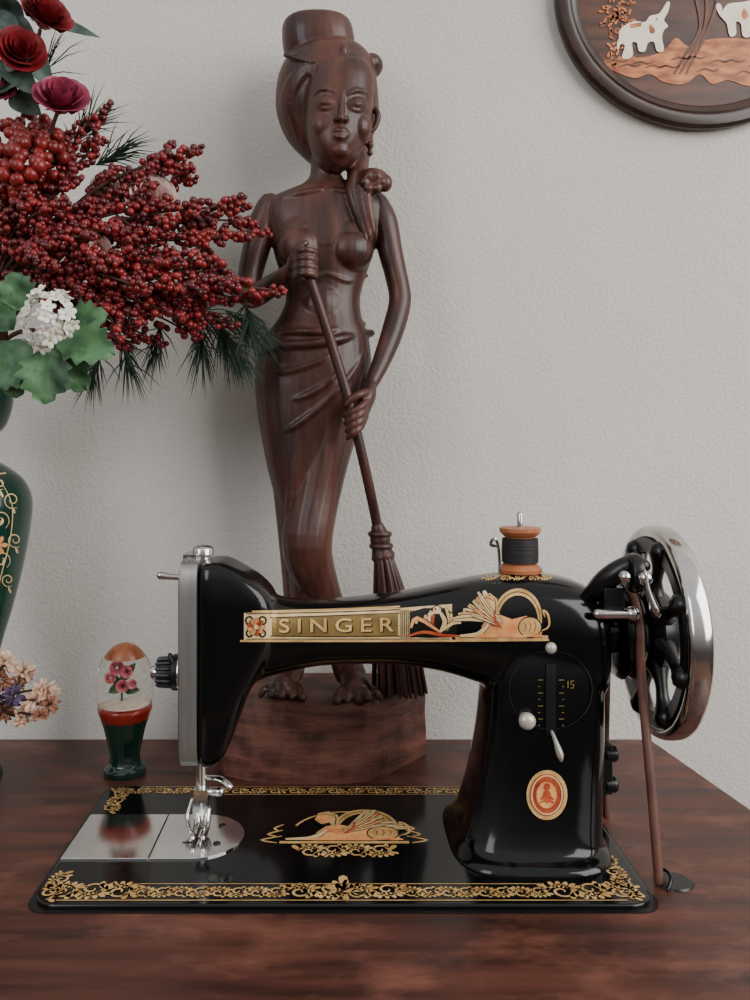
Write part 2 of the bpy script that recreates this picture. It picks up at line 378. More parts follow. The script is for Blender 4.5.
for i in range(6):
    a=[(440,632),(432-i*3,624-i*1.2),(436-i*5,606+i*4.4)]
    E(ribbon(a,5,3),'blackd',1+i*2); E(ribbon(a,3.8,3),['redd','goldp','peach'][i%3],2+i*2)
for i in range(4):
    a=[(440,632),(450+i*1,626-i),(446+i*5,608+i*5)]
    E(ribbon(a,4.6,3),'blackd',3+i*2); E(ribbon(a,3.4,3),['gold','goldp'][i%2],4+i*2)
E([disc(437,610,5)],'blackd',15); E([disc(437,610,4),tear(437,611,pi-.4,10,2.6)],'goldp',16); E([disc(435.5,609,.9)],'blackd',17)
E(ribbon([(408,636),(424,632),(442,635),(460,636)],3.2,3),'redd',16); E(ribbon([(440,612),(445,622),(440,632)],4.4,3),'goldp',16)
sphinx(E,lambda x,y:(502+x*1.0,637.5-y*1.14),1.0,-1)
for (m,l),P in E.d.items(): decal('arm_ornament',P,m,sm,.0006+l*.00005,5)
decal('arm_top_scroll',vine(482,552,577,7,5,1.2),'gold',sm,.0008,4)
# bed decals
def flat(name,polys,m,z,inst=sm):
    g=Geo()
    for P in polys: g.add([(p[0],p[1],z) for p in P],[tuple(range(len(P)))])
    return g.obj(name,m,inst,smooth=False,recalc=False)
P=[]
P+=ribbon([(-.172,.5025),(0,.5025),(.174,.5025)],.0009,3,False)+ribbon([(-.128,.5215),(0,.5215),(.128,.5215)],.0007,3,False)
P+=vine(-.180,-.128,.514,.021,3,.0017)+vine(-.128,-.034,.512,.013,8,.0013)+vine(-.034,.038,.5135,.018,4,.0016)+vine(.038,.128,.512,.013,8,.0013)+vine(.128,.182,.514,.021,3,.0017)
for a in range(9): P.append(tear(0.002,.514,a*2*pi/9,.013,.0026))
P.append(tear(0.002,.518,pi/2,.014,.004))
P+=vine(-.182,-.045,.664,.012,9,.0013)+vine(-.045,.095,.664,.012,9,.0013)+ribbon([(-.16,.6715),(0,.6715),(.1,.6715)],.0009,3,False)
P+=ribbon([(-.1,.657),(0,.657),(.1,.657)],.0008,3,False)
def rot90(Pl,xc): return [[(xc+(q[1]-0),q[0]) for q in p] for p in Pl]
P+=rot90(vine(.505,.555,0,.014,4,.0014),.178)+rot90(vine(.625,.665,0,.014,3,.0014),-.174)+rot90(vine(.503,.535,0,.014,2,.0014),-.178)
flat('bed_border_decals',P,'gold',BT+.0003)
c=(0.003,.594)
E=Layers()
for s in(-1,1):
    for k in range(3): E(ribbon([(c[0]+s*(.047),c[1]-.018+k*.009),(c[0]+s*(.058-k*.004),c[1]-.014+k*.009),(c[0]+s*.044,c[1]-.008+k*.009)],.002,3),'gold',0)
E(vine(c[0]-.032,c[0]+.032,c[1]-.029,.019,4,.0016),'gold',0)
E(ringp(c[0]+.002,c[1]-.004,.040,.036,.0018,24,.35,pi-.35),'gold',0)
sphinx(E,lambda x,y:(c[0]+x*.00098,c[1]-.0155+y*.00118),.001,1)
for (m,l),P in E.d.items(): flat('bed_ornament',P,m,BT+.0003+l*.00003)
# slide plate
def plate(x0,xc,yc,r): 
    P=[(x0,yc+r),(x0,yc-r)]
    for k in range(17):
        a=-pi/2+pi*k/16; P.append((xc+r*math.cos(a),yc+r*math.sin(a)))
    return P
Geo().prism([(-.186,.552),(-.128,.552),(-.128,.619),(-.186,.619)],BT-.001,BT+.0012).obj('slide_plate','plate',sm,smooth=False,bevel=.0004)
Geo().prism(plate(-.1273,-.1010,.5855,.0335),BT-.001,BT+.0013).obj('needle_plate','plate',sm,smooth=False,bevel=.0004)
g=Geo()
for k in range(4): g.box((-.1035+k*.003,.59,BT+.0016),(.0012,.016,.0012))
g.lathe([(.0026,0),(.0026,.0006)],(-.085,.5725,BT+.0013)); g.lathe([(.0026,0),(.0026,.0006)],(-.085,.600,BT+.0013)); g.box((-.104,.574,BT+.0014),(.010,.0012,.0006))
g.obj('feed_dogs','blackm',sm,smooth=False)
# faceplate
g=Geo(); a=W(185,0,YM).x; b=W(203,0,YM).x; z1=W(0,557,YM).z; z0=W(0,757,YM).z
R=[]
for x in(a,a+.0012,b-.0005,b):
    f=.94 if x==a else 1
    R.append([Vector((x,YM+.0275*f*sel(2*pi*k/40,6)[0],(z0+z1)/2+(z1-z0)/2*f*sel(2*pi*k/40,9)[1])) for k in range(40)])
g.rings(R); g.obj('face_plate','steel',sm,auto=30)
g=Geo()
p=W(185,577,.575); g.tube([p,p+Vector((-.009,0,0)),p+Vector((-.017,0,.001))],[.0022,.002,.0028])
p=W(203,562,YM); g.lathe([(.006,-.004),(.006,.004),(.0075,.0045),(.0075,.009),(.0065,.011),(.003,.012)],p)
p=W(192,560,YM); g.box(p+Vector((0,0,.001)),(.009,.02,.008))
g.tube([W(186,562,.574),W(186,574,.570),W(190,600,.566)],[.0018,.0018,.0018])
p=W(184,672,.578)
g.lathe([(.004,-.0225),(.0052,-.020),(.0052,-.014),(.003,-.014)],p,'X')
g.lathe([(.013,-.003),(.0135,-.0018),(.013,-.0006)],p,'X')
g.obj('chrome_fittings','chrome',sm)
g=Geo(); g.lathe([(.004,-.0185),(.0085,-.018),(.0095,-.013),(.0095,-.008),(.0125,-.007),(.0125,-.0035),(.006,-.003)],p,'X')
for k in range(14):
    t=2*pi*k/14; g.tube([p+Vector((-.0175,.0092*math.cos(t),.0092*math.sin(t))),p+Vector((-.0085,.0098*math.cos(t),.0098*math.sin(t)))],.0013,6)
g.tube([W(170,655,.572),W(175,665,.57),W(184,672,.572)],[.0016,.0016,.002])
g.obj('tension_knob','blackm',sm)
# needle + presser
g=Geo()
nb=W(202,0,YM).x; zb=W(0,755,YM).z
g.tube([Vector((nb,YM,zb+.005)),Vector((nb,YM,.785))],.0033)
g.tube([Vector((nb-.003,YM+.010,zb+.005)),Vector((nb-.003,YM+.010,.768))],.0032)
g.box((nb,YM-.001,.782),(.010,.010,.009)); g.tube([Vector((nb+.004,YM,.783)),Vector((nb+.013,YM-.002,.784))],[.0025,.0035])
g.tube([Vector((nb,YM,.779)),Vector((nb,YM,.757))],[.0011,.0006])
g.tube([Vector((nb+.001,YM+.010,.789)),Vector((nb+.012,YM+.006,.790)),Vector((nb+.019,YM+.004,.786))],[.003,.003,.0036],sx=.6)
g.box((nb-.002,YM+.006,.770),(.010,.008,.014))
for s in(-1,1): g.tube([Vector((nb+s*.0032,YM+.006,.768)),Vector((nb+s*.0034,YM-.001,.760)),Vector((nb+s*.0034,YM-.010,.7572)),Vector((nb+s*.0036,YM-.018,.759))],[.003,.0024,.0022,.002])
g.tube([Vector((nb-.008,YM+.006,.775)),Vector((nb-.011,YM+.002,.764)),Vector((nb-.007,YM-.006,.757))],.0014)
g.obj('needle_and_presser_foot','chrome',sm)
# pillar fittings
g=Geo()
h=hit(551,648,.0); g.ball(h,(.0040,.003,.0040))
h=hit(525,718,0); g.lathe([(.003,.004),(.004,0),(.0052,-.004),(.0056,-.007),(.0048,-.0092),(.002,-.0105)],h,'Y')
h=hit(553,735,0)+Vector((0,-.004,0)); g.tube([h+Vector((-.001,.002,.002)),h+Vector((0,-.003,-.002)),h+Vector((.002,-.005,-.009)),h+Vector((.003,-.004,-.013))],[.0018,.0024,.0038,.0020],sx=.6)
g.obj('lever_and_screws','ivory',sm)
decal('stitch_plate',[[(546,664),(556,664),(556,736),(546,736)]]+ringp(551,690,42,40,1.2,36),'blackm',sm,.0012,6)
P=[]
for k in range(8): P+=ribbon([(538,680+k*6.5),(543-(k%2)*3,680+k*6.5)],.8,2,False)+ribbon([(559+(k%2)*3,680+k*6.5),(564,680+k*6.5)],.8,2,False)
P+=ribbon([(568,681),(568,688)],1,2,False)+ribbon([(574,681),(571,681),(571,684),(574,685),(573,688),(570.5,688)],1,1,False)
decal('stitch_scale_marks',P,'goldd',sm,.0014,5)
decal('badge_rim',[disc(547,795,20.5,25,32)],'gold',sm,.0012,6); decal('badge_field',[disc(547,795,17,21,32)],'redd',sm,.0018,6)
decal('badge_ring',ringp(547,795,16,20,1.4,28),'goldp',sm,.0022,5)
decal('badge_inner',[disc(547,795,11,14)],'peach',sm,.0024,5)
P=ringp(547,795,11.6,14.6,1.2,24)+[disc(547,787,3,4),tear(547,804,-pi/2,14,5),tear(540,800,-.6,9,2.5),tear(554,800,pi+.6,9,2.5)]+ribbon([(540,803),(547,800),(554,803)],2.0,3)
decal('badge_emblem',P,'redd',sm,.0028,5)
g=Geo()
p=W(602,765,.60); g.box(p,(.010,.018,.036)); g.lathe([(.006,0),(.006,.008),(.004,.010)],p+Vector((0,-.004,.010)),'X'); g.lathe([(.006,0),(.006,.008),(.004,.010)],p+Vector((0,-.004,-.012)),'X')
g.obj('rear_hinge','blackm',sm,bevel=.001)
# handwheel: chrome rim, open black spoked web
zc=W(0,630,YM).z; xw=.2265; C=Vector((xw,YM,zc))
g=Geo(); prof=[(.0692+.0052*sel(2*pi*k/20,3)[0],.0078*sel(2*pi*k/20,2.6)[1]) for k in range(20)]
g.lathe(prof,C,'X',72,closed=True)
g.lathe([(.004,.022),(.013,.021),(.014,.012),(.014,.006)],C,'X',32)
g.obj('handwheel_rim','chrome',sm)
g=Geo(); g.lathe([(.020,.010),(.027,.004),(.030,-.006),(.026,-.010),(.016,-.014)],C,'X',48)
g.lathe([(.0655,-.0085),(.0650,-.001),(.0555,-.0025),(.0555,-.0075)],C,'X',72,closed=True)
for k in range(8):
    t=2*pi*k/8+.25; dv=Vector((0,math.cos(t),math.sin(t))); dt=Vector((0,math.cos(t+.06),math.sin(t+.06)))
    o=Vector((-.0055,0,0))
    g.tube([C+dv*.024+o,C+dv*.036+o,C+dt*.048+o,C+dt*.060+o],[.0090,.0046,.0046,.0085],n=10)
g.obj('handwheel_spokes','blackm',sm)
g=Geo(); g.lathe([(.014,-.046),(.016,-.034),(.024,-.034),(.032,-.032),(.034,-.029),(.031,-.025),(.034,-.021),(.032,-.018),(.024,-.016),(.015,-.010)],C,'X',56)
g.obj('belt_pulley','black',sm)
# bobbin winder
g=Geo(); g.tube([W(588,600,.575),W(606,580,.562),W(628,566,.556),W(643,566,.552)],[.006,.0075,.007,.005])
p=W(634,573,.553); g.lathe([(.006,-.005),(.0125,-.004),(.0135,0),(.0125,.004),(.006,.005)],p,'X'); g.box(W(612,600,.56),(.014,.012,.018))
g.obj('bobbin_winder','blackm',sm,bevel=.001)
g=Geo(); g.tube([W(598,614,.552),W(632,614,.552)],.0036); g.ball(W(632,614,.552),.0052); g.tube([W(645,574,.538),W(648,590,.536),W(655,610,.534)],[.003,.003,.0055],sx=.6); g.ball(W(625,577,.542),.0042); g.ball(W(645,578,.540),.005)
g.obj('bobbin_winder_spindle','chrome',sm)
# belt
g=Geo(); xb=xw-.025
g.tube([Vector((xb,YM-.0325,zc+.004)),Vector((xb,YM-.0365,zc-.03)),Vector((.2015,.5355,.80)),Vector((.2025,.527,.752))],.0030,steps=8)
g.tube([Vector((xb,YM+.0335,zc)),Vector((.200,.626,.80)),Vector((.200,.624,.752))],.0028,steps=8)
arc=[C+Vector((-.025,.033*math.cos(t),.033*math.sin(t))) for t in [pi+ -pi*k/12 for k in range(13)]]
g.tube(arc,.003,steps=2)
g.obj('leather_belt','leather',sm)
g=Geo(); g.lathe([(.0005,.0012),(.011,.0012),(.012,0),(.012,-.004)],(.213,.530,TZ)); g.obj('belt_hole_cover','blackm',sm)
g=Geo(); g.tube([Vector((.205,.519,TZ+.001)),Vector((.209,.524,TZ+.006)),Vector((.209,.534,TZ+.006)),Vector((.205,.540,TZ+.001))],.0012,8); g.obj('belt_guide','blackm',sm)

# spool
zt=W(0,572,YM).z
sp=empty('thread_spool',(W(520,0,YM).x,YM,zt)); p=Vector(sp.location)
g=Geo(); g.lathe([(.004,0),(.0152,0),(.0155,.0025),(.0120,.006),(.0105,.0065),(.0105,.025),(.0125,.0265),(.0145,.029),(.0145,.0315),(.004,.032)],p); g.obj('wooden_spool','spool',sp,auto=30)
g=Geo(); g.lathe([(.0106,.0068),(.0128,.0072),(.0130,.015),(.0126,.024),(.0106,.0246)],p); g.obj('wound_thread','thread',sp)
g=Geo(); g.tube([p+Vector((0,0,-.006)),p+Vector((0,0,.041))],.0021); g.obj('spool_pin','chrome',sm)
g=Geo(); q=W(500,575,.585); g.tube([q,q+Vector((-.001,0,.018)),q+Vector((-.004,-.002,.026)),q+Vector((-.007,-.001,.022)),q+Vector((-.003,.002,.020))],.0011,6); g.obj('thread_guide_hook','chrome',sm)

# ---------------------------------------------------------------- statue
st=empty('wooden_woman_statue',(0,.735,TZ))
Y0=.735; px=Y0/F
def S(u,v,dy=0): return W(u,v,Y0+dy/1000.)
class Body:
    def __init__(s,rows): # v,uL,uR,depth mm,dyc mm
        s.t=[]
        for v,a,b,d,dy in cr(rows,4):
            Y=Y0+dy/1000; c=W((a+b)/2,v,Y); s.t.append((c.z,c.x,(b-a)/2*Y/F,d/1000,Y))
    def geo(s,g,e=2.2,n=36):
        R=[]
        for z,x,a,d,Y in s.t: R.append([Vector((x+a*sel(2*pi*k/n,e)[0],Y+d*sel(2*pi*k/n,e)[1],z)) for k in range(n)])
        g.rings(R)
    def front(s,u,v,out=0):
        Y=s.t[0][4]
        for _ in range(8):
            P=W(u,v,Y); T=s.t
            r=min(range(len(T)),key=lambda i:abs(T[i][0]-P.z)); z,x,a,d,Yc=T[r]
            k=min(1,abs((P.x-x)/a)); Y=Yc-d*max(0,1-k**2.2)**(1/2.2)
        return W(u,v,Y-out/1000)
torso=Body([(150,312,342,14,0),(165,311,341,14,0),(178,309,343,15,0),(186,301,352,17,1),(193,284,368,20,2),(201,268,382,23,3),(212,263,386,25,3),(228,266,382,27,2),(246,272,376,28,0),(264,277,370,27,0),(282,283,364,25,0),(300,286,360,25,0),(318,279,362,28,0),(335,267,368,32,0),(355,258,371,36,0),(380,255,371,38,0),(410,257,366,37,0),(440,262,356,35,0),(470,268,346,33,0),(500,276,335,30,0),(530,284,323,28,0),(552,287,323,27,0),(575,287,332,26,0),(600,290,337,25,0),(625,288,348,24,0),(642,286,352,24,0)])
g=Geo(); torso.geo(g)
for u,v in((300,249),(350,251)):
    p=torso.front(u,v,-11); g.ball(p,(.0205,.0195,.0195),24,16)
    p=torso.front(u,v-13,-12); g.ball(p,(.017,.014,.018),20,14)
g.tube([torso.front(u,v,-1.0 if 284<u<368 else -2) for u,v in((270,232),(282,224),(300,230),(325,244),(350,232),(366,226),(380,236))],.0016,8)
g.tube([torso.front(u,v,-1.6) for u,v in((282,276),(305,281),(326,274),(348,281),(368,276))],[.001,.0026,.0026,.0026,.001],8)
g.ball(torso.front(322,308,-15),(.022,.018,.026),18,12)
for s in(-1,1): g.tube([torso.front(327+s*6,190,-.6),torso.front(327+s*25,193,-.3),torso.front(327+s*44,198,-1.6)],.0024,8)
g.tube([torso.front(u,v,.6) for u,v in((261,354),(285,346),(312,344),(340,339),(371,333))],[.003,.0036,.0038,.004,.0036],10)
g.tube([torso.front(u,v,.4) for u,v in((266,338),(295,332),(330,331),(364,324))],[.003,.0032,.0032,.002],10)
for pts in([(366,345),(352,372),(325,402),(292,428),(264,440)],[(368,355),(360,395),(342,430),(318,462),(290,490)],[(352,350),(330,380),(300,398),(262,402)],[(362,400),(350,440),(332,480),(316,520),(300,545)],[(345,345),(318,362),(285,372),(260,374)],[(300,440),(290,490),(290,540),(296,590)],[(345,450),(332,500),(322,530)],[(330,560),(310,585),(294,596)],[(325,530),(308,556),(292,566)]):
    g.tube([torso.front(u,v,-1.3) for u,v in pts],[.0012]+[.0030]*(len(pts)-2)+[.0012],8)
# legs
g.tube([S(300,430,-4),S(300,520,-2),S(302,590,2),S(298,640,4),S(291,672,3)],[.030,.021,.017,.012,.0095],16)
g.tube([S(330,420,-8),S(316,490,-14),S(307,545,-21),S(318,585,-12),S(334,625,-4),S(345,674,-8)],[.026,.022,.0218,.018,.014,.0095],16)
BZ=.816
for ux,yh,yt,tw in((289,.745,.706,-.12),(352,.735,.697,.12)):
    xh=(ux-CX)*.72/F; 
    g.tube([Vector((xh-tw*.03,yh,BZ+.014)),Vector((xh,yh-.012,BZ+.015)),Vector((xh+tw*.02,yh-.026,BZ+.009)),Vector((xh+tw*.04,yt,BZ+.006))],[.0095,.0115,.0115,.011],14,sx=1.25)
    g.tube([Vector((xh,yh-.003,BZ+.05)),Vector((xh,yh-.005,BZ+.025)),Vector((xh,yh-.010,BZ+.012))],[.0095,.010,.011],12)
    for k in range(5):
        o=(k-2)*.0068
        ln=.016-.0022*(k if tw>0 else 4-k); r=.0044 if (k==0 and tw>0) or (k==4 and tw<0) else .0034
        g.tube([Vector((xh+tw*.04+o*.9,yt+.006,BZ+.008)),Vector((xh+tw*.04+o*1.15,yt-.004,BZ+.0075)),Vector((xh+tw*.04+o*1.3,yt-ln+.002,BZ+.0035))],[r,r,r*.9],8)
# arms
g.tube([S(376,204,2),S(384,222,0),S(390,250,-2),S(396,275,-2),S(400,300,-3),S(393,330,-12),S(382,360,-24),S(371,384,-34)],[.0112,.0120,.0110,.0100,.0100,.0098,.0080,.0060],18)
g.tube([S(270,206,2),S(263,224,2),S(256,250,2),S(250,276,0),S(249,296,-6),S(262,292,-22),S(279,280,-40),S(291,270,-50)],[.0115,.0128,.0122,.011,.0105,.0100,.0080,.0062],18)
g.tube([S(371,384,-34),S(368,396,-42),S(363,408,-46)],[.0062,.0084,.0082],12,sx=.8)
for i in range(4):
    o=i*7.4
    g.tube([S(370-i*1.5,398+o*.8,-44),S(364-i,404+o,-54),S(356-i*.3,410+o,-57.5),S(348+i*.9,414+o,-54),S(345+i,416+o,-48)],[.0033,.0032,.0030,.0028,.0024],8)
g.tube([S(369,392,-44),S(361,394,-54),S(352,399,-56),S(346,405,-55)],[.004,.0036,.0032,.0026],8)
g.tube([S(291,270,-50),S(296,265,-52),S(299,260,-50)],[.0062,.0090,.0090],12)
for i in range(4):
    v=251+i*7.8
    g.tube([S(294,v+2,-54),S(299,v,-64),S(307,v-1,-67),S(315,v+1,-62),S(315,v+2,-54)],[.0034,.0033,.0031,.003,.0026],8)
g.tube([S(296,256,-54),S(300,247,-60),S(306,243,-60)],[.004,.0036,.0028],8)
# head (full oval face, chin swings slightly to the viewer's left)
face=Body([(58,326,362,10,-14),(66,316,370,18,-17),(78,309,374,23,-18),(92,306,374,25,-19),(106,305,373,26,-20),(122,305,371,26.5,-21),(138,307,367,26,-22),(151,311,361,24.5,-23),(162,318,353,21,-23),(170,328,343,12,-24)])
face.geo(g,2.1)
hair=Body([(46,318,352,16,2),(52,298,364,26,2),(62,286,372,32,2),(76,279,376,35,3),(92,276,378,36,5),(110,276,379,35,7),(128,281,376,32,9),(142,289,370,28,9),(154,300,360,20,8),(163,310,350,12,6)])
hair.geo(g,2.2)
R=[]
for v,a,b,d in cr([(66,290,356,26),(54,284,356,28),(42,282,355,29),(31,282,353,28),(25,285,350,26),(21,292,342,20)],4):
    c=S((a+b)/2,v,4); w=(b-a)/2*px
    R.append([c+Vector((w*sel(2*pi*k/30,2.5)[0],d/1000*sel(2*pi*k/30,2.5)[1],0)) for k in range(30)])
g.rings(R)
g.ball(S(371,66,4),(.011,.014,.010),16,10)
g.tube([S(285,55,-22),S(318,62,-32),S(353,54,-24)],.0020,8)
for k in range(9):
    t=k/8; g.tube([hair.front(326-t*24,62+t*4,.2),hair.front(304-t*16,76+t*4,.2),hair.front(293-t*12,105,.2),hair.front(303-t*14,142-t*8,.2)],[.001,.0015,.0015,.001],6)
for k in range(4):
    t=k/3; g.tube([hair.front(350+t*8,60,.2),hair.front(366+t*5,78,.2),hair.front(371+t*5,110,.2)],[.001,.0015,.001],6)
def fp(u,v,o=0): return face.front(u,v,o)
g.tube([fp(342.5,92,-.8),fp(342,100,.4),fp(341.5,109,1.9),fp(341,118,4.0)],[.0019,.0020,.0024,.0032],10)
for s in(-1,1): g.ball(fp(341+s*4.8,119.5,.8),(.0026,.003,.0021),10,8)
for s,u,dv in((-1,325,-.8),(1,358,.8)):
    g.tube([fp(u-9,105+dv,-.6),fp(u,103.5+dv,.3),fp(u+9,105+dv,-.6)],[.001,.0034,.001],10)
    g.tube([fp(u-10,104+dv,.5),fp(u-3,99.2+dv,1.4),fp(u+4,99.2+dv,1.4),fp(u+10,104+dv,.5)],[.0006,.0013,.0013,.0006],8)
    g.tube([fp(u-9,106.5+dv,.3),fp(u,109.6+dv,.9),fp(u+9,106.5+dv,.3)],[.0005,.0010,.0005],8)
    g.tube([fp(u-11,95+dv,-.1),fp(u-2,89.5+dv,.7),fp(u+10,92.5+dv,.1)],[.0008,.0017,.001],8)
    g.ball(fp(u+s*1,127+dv,-8.2),(.011,.010,.012),14,10)
g.tube([fp(331,132,-.2),fp(337,130,1.3),fp(340,131,1.3),fp(343,130.3,1.3),fp(350,133,-.2)],[.0006,.0019,.0017,.0019,.0006],8)
g.tube([fp(332,134.2,-.2),fp(340.5,137.2,1.2),fp(349,135,-.2)],[.0006,.0024,.0006],8)
g.ball(fp(339,151,-5.5),(.009,.0075,.0065),12,8)
g.tube([S(375,108,-10),S(378,116,-12),S(375,127,-12),S(371,131,-12)],[.0026,.003,.0026,.0026],8)
g.ball(S(370,145,-16),.0036); g.ball(S(370,153,-16),.003)
for u,v in((312,74),(319,66),(327,61),(336,58),(345,56),(354,59),(362,65),(369,74)): g.ball(hair.front(u,v,.8),.0022,8,6)
g.ball(hair.front(344,51,0),(.0035,.0035,.005),8,6)
g.tube([S(364,140,10),S(360,156,4),S(358,168,-4),S(358,178,-12)],[.009,.009,.0095,.010],12)
g.ball(S(373,181,-18),(.0145,.012,.011),16,10); g.ball(S(385,183,-22),(.0065,.006,.008),12,8)
for k in range(6):
    t=2*pi*k/6; g.ball(S(373+9*math.cos(t),182+7*math.sin(t),-28),(.0042,.0034,.0038),8,6)
for o in(0,1,2):
    g.tube([S(354+o*6,176,-17),S(352+o*7,192,-23),S(357+o*6,212,-26),S(366+o*4,240-o*4,-26)],[.0054,.0052,.0044,.0018],10)
fig=remesh(g.obj('figure','statue',st),.0011,3,.5)
# broom
br=[(303,258),(311,282),(320,309),(334,352),(349,402),(362,455),(372,500),(379,535)]
dy=[-58,-58,-55,-51,-51,-46,-36,-26]
g=Geo(); g.tube([S(u,v,d) for (u,v),d in zip(br,dy)],.0043,14)
g.tube([S(378,528,-29),S(380,538,-26),S(381,548,-26),S(383,556,-26)],[.006,.0088,.0082,.0105],14)
for v in(534,546): g.lathe([(.0096,-.002),(.0106,0),(.0096,.002)],S(380+ (v-534)*.1,v,-26),'Z',20)
g.obj('broom_handle','broom',st)
g=Geo()
for i in range(80):
    a=random.uniform(0,2*pi); r=math.sqrt(random.random())
    t=S(383+8*r*math.cos(a),553,-26+8*r*math.sin(a)); e=W(399,0,.712); 
    m=Vector((e.x-.006+.021*r*math.cos(a)*.8,.711+.014*r*math.sin(a),BZ+.07)); b=Vector((e.x+.025*r*math.cos(a),.712+.017*r*math.sin(a),BZ+.001+.003*random.random()))
    g.tube([t,m,b],[.0018,.0021,.0014],6,3)
g.obj('broom_bristles','broom',st)
# base block: rounded log with one hewn facet on the right
poly=[(-.108,.722),(-.098,.703),(-.078,.692),(-.052,.686),(-.0246,.683),(.006,.686),(.030,.694),(.040,.703),(.0777,.752),(.074,.782),(-.088,.784),(-.112,.750)]
R=[]
random.seed(5)
for z,s,tw in((TZ,.992,0),(TZ+.006,1.0,.0006),(TZ+.022,1.006,.0012),(TZ+.040,.998,.0014),(BZ-.010,.988,.0012),(BZ-.002,.978,.0008),(BZ,.966,.0004)):
    R.append([Vector((-.012+(x+.012)*s+random.uniform(-tw,tw),.735+(y-.735)*s+random.uniform(-tw,tw),z)) for i,(x,y) in enumerate(poly)])
g=Geo(); g.rings(R); g.obj('base_block','base',st,smooth=True,auto=26)

# ---------------------------------------------------------------- wall plaque
Yp=.781
pc=W(705,-10,Yp); sx=Yp/F
pl=empty('elephant_wall_plaque',(pc.x,.79,pc.z))
def oval(rx,ry,y,n=72): return [Vector((pc.x+rx*sx*math.cos(2*pi*k/n),y,pc.z+ry*sx*math.sin(2*pi*k/n))) for k in range(n)]
g=Geo(); g.rings([oval(147,135,.7945),oval(149,137,.790),oval(149,137,.785),oval(146,134,.7815),oval(139,127,.7800),oval(136,124,.7808),oval(134,122,.7800),oval(129,117,.7815),oval(126,114,.7845)],cap=False); g.obj('frame_rim','plrim',pl,auto=30)
g=Geo(); g.rings([oval(127,115,.7925),oval(127,115,.7842)]); g.obj('panel','plaque',pl,smooth=False)
def inlay(name,polys,m,y=.7838,sm_=False):
    g=Geo()
    for P in polys:
        if sm_: P=cr(list(P)+[P[0]],4)[:-1]
        a=[W(u,v,y) for u,v in P]
        g.rings([a,[p+Vector((0,.0006,0)) for p in a]])
    g.obj(name,m,pl,smooth=False)
el=[(619,38),(620,30),(627,24),(636,21),(645,22),(650,16),(658,14),(662,10),(667,2),(670,3),(668,12),(664,20),(668,26),(664,30),(662,38),(664,50),(657,51),(654,42),(648,43),(645,51),(639,51),(637,43),(632,43),(633,55),(627,59),(622,57),(625,46),(621,44),(618,50),(617,44)]
el2=[(722,12),(728,4),(742,2),(756,0),(768,4),(774,14),(772,34),(764,34),(762,24),(752,24),(750,36),(743,36),(741,24),(736,22),(736,34),(730,36),(727,24),(724,20),(719,14),(716,6),(719,3),(722,7)]
inlay('elephants',[el,el2],'inlayw',.7830,True)
gr=[(600,62),(620,58),(645,57),(664,50),(676,38),(688,46),(705,40),(730,38),(760,40),(790,40),(802,60),(770,84),(748,86),(728,80),(712,84),(700,74),(684,84),(664,82),(650,74),(634,78),(612,70)]
inlay('ground',[gr],'inlayo',.7836,True)
P=[]
random.seed(3)
for k in range(14): 
    x=614+k*13; y=64+random.uniform(-6,9); P+=[q for q in ribbon([(x-8,y+1),(x,y-2),(x+8,y),(x+14,y-2)],1.5,3)]
for k in range(3): P+=ribbon([(674+k*6,74),(686+k*5,54),(700+k*4,30),(698+k*9,6),(690+k*14,-20)],3.4,4)
inlay('tree_and_furrows',P,'inlayb',.7832)
P=[];Q=[]
for k in range(80):
    t=random.random(); x=603+random.uniform(0,26)+ (1-t)*6; y=66-70*t+random.uniform(-3,3)
    P.append(tear(x,y,random.uniform(0,6.28),7,1.8))
for k in range(90):
    x=random.uniform(640,790); y=random.uniform(-110,-16); Q.append(tear(x,y,random.uniform(0,6.28),10,3))
inlay('shrub',P,'inlayo',.7834); inlay('foliage',Q,'inlayb',.7834)
inlay('elephant_details',[tear(650,24,1.2,10,3.5),tear(744,8,1.4,11,4),disc(657,19,1),[(630,24),(642,22),(641,26),(631,28)]],'inlayo',.7826)

# ---------------------------------------------------------------- flowers
fl=empty('flower_arrangement',W(-25,400,.70))
def fpt(u,v,d=0): return W(u,v,.66+d)
va=empty('green_vase',W(-25,777,.70)); va.location.z=TZ
vc=W(-27,777,.70); k7=.70/F
prof=[(385,34),(400,38),(425,31),(440,18),(458,20),(467,33),(480,48),(500,56),(530,54),(570,47),(610,37),(645,27),(690,17),(735,16),(762,24),(776.5,28)]
pr=[(r*k7,CZ-(v-CY)*k7) for v,r in cr(prof,4)]
inner=[(max(.003,r-.003),z) for r,z in pr[:-6]]
g=Geo(); g.lathe(inner[::-1]+pr,(vc.x,vc.y,0),'Z',48); vo=g.obj('vase_body','vase',va)
bm=bmesh.new(); bm.from_mesh(vo.data); vb=BVHTree.FromBMesh(bm); bm.free()
P=[]
for cx,cy,r,s in((12,500,9,1),(0,520,10,-1),(15,540,8,1),(2,560,9,-1),(8,580,7,1),(-14,510,10,-1),(-20,560,10,1),(0,484,6,1)):
    P+=ribbon(spiral(cx,cy,r,1,1.4,s),1.2,2); P.append(tear(cx,cy+6,s*1.2,8,1.6))
P+=ribbon([(-60,472),(-25,476),(6,473)],1.4,3,False)+ribbon([(0,480),(12,505),(10,540),(0,580),(-8,620)],1.1,5)
decal('vase_scrolls',P,'goldp',va,.0005,5,vb)
decal('vase_painted_blossom',[tear(-2,545,a*1.05,10,3) for a in range(6)],'peach',va,.0008,5,vb)
